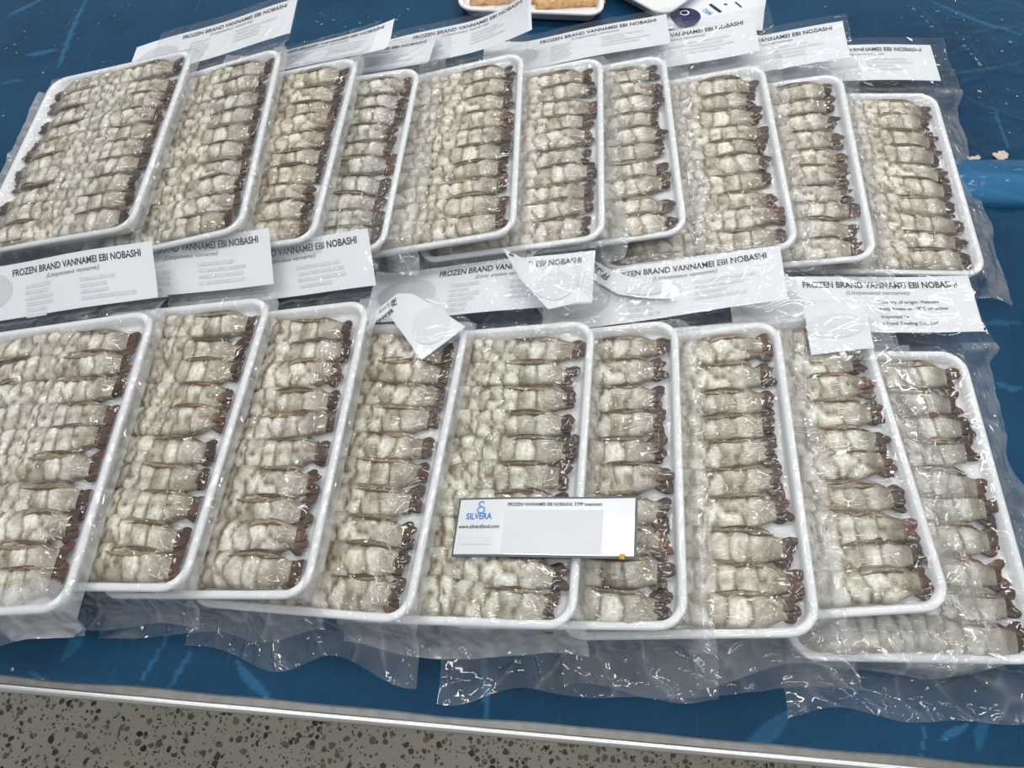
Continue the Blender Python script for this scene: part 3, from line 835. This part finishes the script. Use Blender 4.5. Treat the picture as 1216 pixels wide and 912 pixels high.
# eighth front pack: blank end of the header lying back over the tray
pk = PACKS[17]
w8 = lambda u, v: .0240 + .0015 * np.sin((u - .12) * 40)
lab = poly_sheet('paper_label', [(.1286, .1301), (.1771, .1297), (.1748, .0834), (.1243, .0823)], w8, M_PAPER, pk, 4)
V, F = ellipse2d(.1497, .1074, .0240, .0118)
mesh_obj('grey_oval', place2d(V, (0, 0), (1, 0), w8, .0005), F, M_OVAL2, lab, False)
poly_sheet('folded_film', [(.1269, .1355), (.1983, .1316), (.1881, .0708), (.1227, .0752)], lambda u, v: w8(u, v) + .0012 + .0005 * np.sin(u * 120 + v * 90), M_FILM_FLAT, pk, 7, .12)

# a further crumpled label lying loose between the headers
O, ex, ey, ez = FR[16]
base = O + ex * .05 + ey * .19 + ez * .012
ML = Matrix(((ex[0], ey[0], ez[0], base[0]), (ex[1], ey[1], ez[1], base[1]), (ex[2], ey[2], ez[2], base[2]), (0, 0, 0, 1)))
loose = empty('paper_label', ML)
tag(loose, 'crumpled white label strip in clear film with slanting FROZEN, between twisted corner and flat label', 'label')


def sh(pts): return [(p[0] - .05 + WT / 2, p[1] - .19) for p in pts]


wl = lambda u, v: .0045 + .012 * np.exp(-((v - .03) / .012) ** 2) + .0015 * np.sin(u * 90)
poly_sheet('paper', sh([(.0037, .223), (.0192, .217), (.0545, .1937), (.0951, .1733), (.0957, .1620), (.0655, .1680), (.0467, .174), (.0194, .2001)]), wl, M_PAPER, loose, 4)
V, F = ellipse2d(.0745 - .05 + WT / 2, .1765 - .19, .022, .0062)
mesh_obj('grey_oval', place2d(V, (0, 0), (1, 0), wl, .0008), F, M_OVAL2, loose, False)
V, F = text2d('FROZEN', .02)
o2 = sh([(.0395, .1965)])[0]
mesh_obj('black_lettering', place2d(V * .031, o2, (.0152 - .0367, .2168 - .195), wl, .0010), F, M_INK, loose, False)
poly_sheet('clear_film', sh([(.0037, .226), (.0212, .219), (.0565, .1967), (.1051, .1753), (.0977, .1560), (.0655, .1620), (.0447, .168), (.0124, .2001)]), lambda u, v: wl(u, v) + .0014 + .0004 * np.sin(u * 110), M_FILM_FLAT, loose, 6, .10)

# ------------------------------------------------------------------ laminated card lying on the trays
O, ex, ey, ez = FR[14]
base = O + ex * .151 + ey * -.056 + ez * .0235
MC = Matrix(((ex[0], ey[0], ez[0], base[0]), (ex[1], ey[1], ez[1], base[1]), (ex[2], ey[2], ez[2], base[2]), (0, 0, 0, 1)))
card = empty('laminated_card', MC)
tag(card, 'long white laminated card with blue logo lying across two front prawn packs', 'card')
CW, CH = .1295, .0415
wc = lambda x: .0008 * np.sin((x + CW / 2) / CW * 5.5)


def card_sheet(name, hx, hy, z, mat):
    nu = 24; xs = np.linspace(-hx, hx, nu); ysx = (-hy, hy)
    V = [(x, y, wc(x) + z) for x in xs for y in ysx] + [(x, y, wc(x) + z - .0006) for x in xs for y in ysx]
    n = nu * 2; F = []
    for k in range(nu - 1):
        a = 2 * k
        F += [[a, a + 2, a + 3, a + 1], [n + a + 1, n + a + 3, n + a + 2, n + a], [a + 2, a, n + a, n + a + 2], [a + 1, a + 3, n + a + 3, n + a + 1]]
    F += [[0, 1, n + 1, n], [n - 1, n - 2, 2 * n - 2, 2 * n - 1]]
    return mesh_obj(name, V, F, mat, card, False)


card_sheet('clear_border', CW / 2 + .0016, CH / 2 + .0016, .0002, M_DARK)
paper = card_sheet('paper', CW / 2, CH / 2, .0006, M_LAMI)


def cput(name, parts, mat, off=.0009):
    V, F = merge(parts)
    mesh_obj(name, np.stack([V[:, 0], V[:, 1], wc(V[:, 0]) + off], -1), F, mat, card, False)


def L2(s_, w_, x, y, bold=.01):
    V, F = text2d(s_, bold); return (V * np.array([w_, w_ * 1.18]) + np.array([x, y]), F)


cx0 = -CW / 2; cyt = CH / 2
cput('blue_lettering', [L2('SILVERA', .0200, cx0 + .0062, cyt - .0152, .02)], M_BLUE_INK)
# the flame-like s emblem: an open upper hook over a closed lower bowl
A = [(cx0 + .0171 + .0020 * math.cos(t), cyt - .0036 + .0019 * math.sin(t)) for t in np.linspace(.35, 3.9, 12)]
A += [(cx0 + .0171 + .0027 * math.cos(t), cyt - .0082 + .0024 * math.sin(t)) for t in np.linspace(.95, -4.75, 22)]
hw = .00055; V = []; F = []
for k in range(len(A)):
    p = np.array(A[max(0, k - 1)]); q = np.array(A[min(len(A) - 1, k + 1)]); d = (q - p) / (np.hypot(*(q - p)) + 1e-9); nrm = np.array([-d[1], d[0]])
    V += [np.array(A[k]) + nrm * hw, np.array(A[k]) - nrm * hw]
F = [[2 * k, 2 * k + 1, 2 * k + 3, 2 * k + 2] for k in range(len(A) - 1)]
cput('emblem', [(np.array(V), F)], M_LIGHT_BLUE_INK)
cput('black_lettering', [L2('www.silverafood.com', .0315, cx0 + .0012, cyt - .0222, .008), L2('FROZEN VANNAMEI EBI NOBASHI, STPP treatment', .0690, cx0 + .0375, cyt - .0054, .012)], M_INK)
cput('pale_grey_print', [rect2d(cx0 + .0035, cyt - .0345, cx0 + .0275, cyt - .0285), rect2d(cx0 + .036, cyt - .0405, cx0 + .1075, cyt - .0085, 12)], M_OVAL2)

bm = bmesh.new()
for k in range(6):
    r_ = bmesh.ops.create_icosphere(bm, subdivisions=1, radius=.0011)
    a = k * 1.05
    bmesh.ops.translate(bm, verts=r_['verts'], vec=(.0016 * math.cos(a) * (k > 0), .0013 * math.sin(a) * (k > 0), .0003 * (k == 0)))
me = bpy.data.meshes.new('yellow_crumb'); bm.to_mesh(me); bm.free(); me.materials.append(M_YELLOW)
crumb = bpy.data.objects.new('yellow_crumb', me); COL.objects.link(crumb)
crumb.matrix_world = MC @ Matrix.Translation((.2082 - .151, -.0775 + .056, .0012))
tag(crumb, 'tiny yellow crumb on the lower right edge of the laminated card', 'crumb')

# ------------------------------------------------------------------ far side: food trays, printed bag, tape, droplets


def food_tray(x, y, yaw, label, n, seed):
    Mt = Matrix.Translation((x, y, .0014)) @ Matrix.Rotation(yaw, 4, 'Z') @ Matrix.Translation((WT / 2, LT / 2, 0))
    c = bpy.data.objects.new('foam_tray', make_pack.tray.data); COL.objects.link(c); c.matrix_world = Mt
    tag(c, label, 'foam tray')
    return Mt


def food(Mt, x, y, rz, label, seed):
    """a breaded prawn: lumpy tapering body with a small tail"""
    g = np.random.default_rng(seed); NS, NR = 22, 12; V = []; F = []
    for a in range(NS):
        s = a / (NS - 1); r_ = .0105 * (math.sin(math.pi * min(1, .08 + .86 * s)) ** .6) * (1 - .45 * s)
        for b_ in range(NR):
            p_ = 2 * math.pi * b_ / NR; rr = r_ * (1 + .13 * math.sin(s * 25 + b_ * 2.1 + seed) + g.uniform(-.06, .06))
            V.append((s * .085 - .04, rr * math.cos(p_) + .006 * math.sin(s * 3), rr * math.sin(p_) + .0105))
    F = [[a * NR + b_, a * NR + (b_ + 1) % NR, (a + 1) * NR + (b_ + 1) % NR, (a + 1) * NR + b_] for a in range(NS - 1) for b_ in range(NR)]
    F += [list(range(NR))[::-1], [(NS - 1) * NR + k for k in range(NR)]]
    root = mesh_obj('breaded_prawn', V, F, M_ORANGE)
    root.matrix_world = Mt @ Matrix.Translation((x, y, .003)) @ Matrix.Rotation(rz, 4, 'Z')
    tag(root, label, 'food', 'orange food in the far trays')
    return root


Mt = food_tray(-.0740, .8560, -.040, 'white foam tray of orange food at the top edge, above the fifth back pack', 4, 1)
for k, (x, y, rz, lb) in enumerate([(-.035, -.099, .05, 'orange breaded piece at the left front of the larger foam food tray'), (.046, -.100, .1, 'pale orange breaded piece at the right front of the larger foam food tray')]):
    food(Mt, x, y, rz, lb, 3 + k)
Mt2 = food_tray(.176, .848, math.radians(47), 'white foam tray turned diagonally at top edge, left of the printed bag', 3, 2)
food(Mt2, -.030, -.05, 1.2, 'orange breaded piece in the diagonally turned foam tray', 9)

# printed white bag with a navy disc, lying beyond the eighth label
Pq = [(.1585, .8480), (.1881, .9496), (.3225, .9550), (.2980, .8480)]
base = np.array([.235, .90, .003])
bag = empty('printed_bag', Matrix.Translation(base))
tag(bag, 'white printed bag with navy disc at the top edge, behind the eighth back label', 'bag')
nu = nv = 16
T_, S_ = np.meshgrid(np.linspace(0, 1, nu), np.linspace(0, 1, nv), indexing='ij')
q = [np.array(p) for p in Pq]


def bq(s, t): return ((1 - s) * (1 - t))[..., None] * q[0] + ((1 - s) * t)[..., None] * q[1] + (s * t)[..., None] * q[2] + (s * (1 - t))[..., None] * q[3]


def bz(x, y): return .006 + .0010 * np.sin(x * 120) + .0010 * np.sin(y * 90)


XY = bq(S_, T_); Zt = bz(XY[..., 0], XY[..., 1]) - .005 * (np.maximum(np.abs(S_ - .5), np.abs(T_ - .5)) > .49)
mesh_obj('bag_panel', np.concatenate([XY - base[:2], (Zt - base[2] + .001)[..., None]], -1).reshape(-1, 3), grid_faces(nu, nv), M_PAPER, bag)


def bput(name, V, F, mat, off=.0006):
    mesh_obj(name, np.stack([V[:, 0] - base[0], V[:, 1] - base[1], bz(V[:, 0], V[:, 1]) - base[2] + .001 + off], -1), F, mat, bag, False)


V, F = ellipse2d(.2047, .8655, .0185, .0185); bput('navy_disc', V, F, M_NAVY)
t = np.linspace(0, 2 * math.pi, 29)[:-1]
V = np.array([(.2045 + r_ * math.cos(a), .8725 + r_ * math.sin(a)) for a in t for r_ in (.0040, .0058)])
F = [[2 * k, 2 * ((k + 1) % 28), 2 * ((k + 1) % 28) + 1, 2 * k + 1] for k in range(28)]
bput('white_ring', V, F, M_PAPER, .0012)
for s_, w_, ox, oy, a in (('CA', .009, .2295, .8740, .9), ('SE', .009, .2345, .8680, .9)):
    V, F = text2d(s_, .01); c_, d_ = math.cos(a), math.sin(a); V = V * w_
    bput('light_blue_lettering', np.stack([ox + c_ * V[:, 0] - d_ * V[:, 1], oy + d_ * V[:, 0] + c_ * V[:, 1]], -1), F, M_LIGHT_BLUE_INK)
for (x0, y0, x1, y1, w_) in ((.2385, .8930, .2500, .8775, .0022), (.1915, .8935, .2010, .8985, .0012), (.2560, .8940, .2600, .8925, .0012), (.2700, .8960, .2765, .8860, .0010)):
    d = np.array([x1 - x0, y1 - y0]); d = d / np.hypot(*d); n_ = np.array([-d[1], d[0]]) * w_
    V = np.array([np.array([x0, y0]) + n_, np.array([x0, y0]) - n_, np.array([x1, y1]) - n_, np.array([x1, y1]) + n_])
    bput('navy_stroke', V, [[0, 1, 2, 3]], M_NAVY)

# roll-like fold of blue sheet beside the last back pack
nu, nv = 200, 26
V = []; lf = []
for a in range(nu):
    x = .455 + .40 * a / (nu - 1)
    for b_ in range(nv):
        p_ = math.pi * b_ / (nv - 1)
        wob = 1 + .07 * math.sin(x * 60 + b_ * .9) + .05 * math.sin(x * 170 + b_ * 2.2) + .03 * math.sin(x * 310 - b_ * 3.1)
        V.append((x, .597 - .031 * math.cos(p_) * (1 + .02 * math.sin(x * 40)), .0010 + .017 * (math.sin(p_) ** .8) * wob + .0011 * float(ridge(np.array(x), np.array(p_ * .02), 120, 61)) ** 2 * math.sin(p_)))
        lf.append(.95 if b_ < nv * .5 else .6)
fold = mesh_obj('sheet_fold', np.array(V) - np.array([.6, .597, 0]), grid_faces(nu, nv), M_BLUE, None, True, {'lift': lf})
fold.location = (.6, .597, 0)
tag(fold, 'raised glossy light blue fold of sheet right of the last back pack', 'plastic fold')


def scrap(x, y, a, sx, sy, label):
    nu_, nv_ = 7, 5
    U_, V_ = np.meshgrid(np.linspace(-1, 1, nu_), np.linspace(-1, 1, nv_), indexing='ij')
    jag = .25 * np.sin(U_ * 7 + a * 9) * (np.abs(V_) > .9)
    P = np.stack([U_ * sx, V_ * sy * (1 + jag) * (1 - .35 * U_), .0012 + .003 * (U_ * .5 + .5) ** 2], -1).reshape(-1, 3)
    o = mesh_obj('tape_scrap', P, grid_faces(nu_, nv_), M_TAPE)
    o.matrix_world = Matrix.Translation((x, y, .0045)) @ Matrix.Rotation(a, 4, 'Z')
    tag(o, label, 'tape scrap')


scrap(.491, .630, .25, .0055, .0034, 'small beige tape scrap on the blue fold, nearest the last back pack')
scrap(.5215, .6350, .55, .0060, .0060, 'larger beige tape scrap on the blue fold near the right frame edge')

# water beads on the sheet
bm = bmesh.new(); g = np.random.default_rng(4)
pts = [(.5414, .8391, 1.5), (.557, .8365, 1.2), (.5988, .8773, 1.6), (.5962, .8349, 2.2), (.5322, .7434, 2.6), (.5806, .817, 1.7), (-.6043, .7923, 1), (-.5899, .7852, 1), (-.5934, .8244, 1.2), (-.5683, .6773, 1),
       (-.5971, .8004, .9), (-.5404, .8429, 1), (.5516, .9142, 1.8), (.3842, .8986, 1.4), (-.3601, .0974, 1.3), (-.2255, .8561, 1.5), (-.202, .8326, 1.7), (-.2455, .852, 1.4)]
pts += [(g.uniform(.47, .62), g.uniform(.66, .90), g.uniform(.5, 1.4)) for _ in range(40)] + [(g.uniform(-.60, -.46), g.uniform(.70, .88), g.uniform(.4, 1.0)) for _ in range(24)] + [(g.uniform(-.26, -.10), g.uniform(.80, .88), g.uniform(.6, 1.5)) for _ in range(24)]
for x, y, r_ in pts:
    rr = r_ * .0016
    k = bmesh.ops.create_icosphere(bm, subdivisions=2, radius=rr)
    bmesh.ops.scale(bm, verts=k['verts'], vec=(1, 1, .5)); bmesh.ops.translate(bm, verts=k['verts'], vec=(x, y, .0012 + rr * .2))
me = bpy.data.meshes.new('water_droplets'); bm.to_mesh(me); bm.free(); me.materials.append(M_WATER)
me.polygons.foreach_set('use_smooth', np.ones(len(me.polygons), dtype=bool))
dr = bpy.data.objects.new('water_droplets', me); COL.objects.link(dr)
tag(dr, 'scattered clear water droplets beading on the blue plastic sheet', 'water', None, 'stuff')
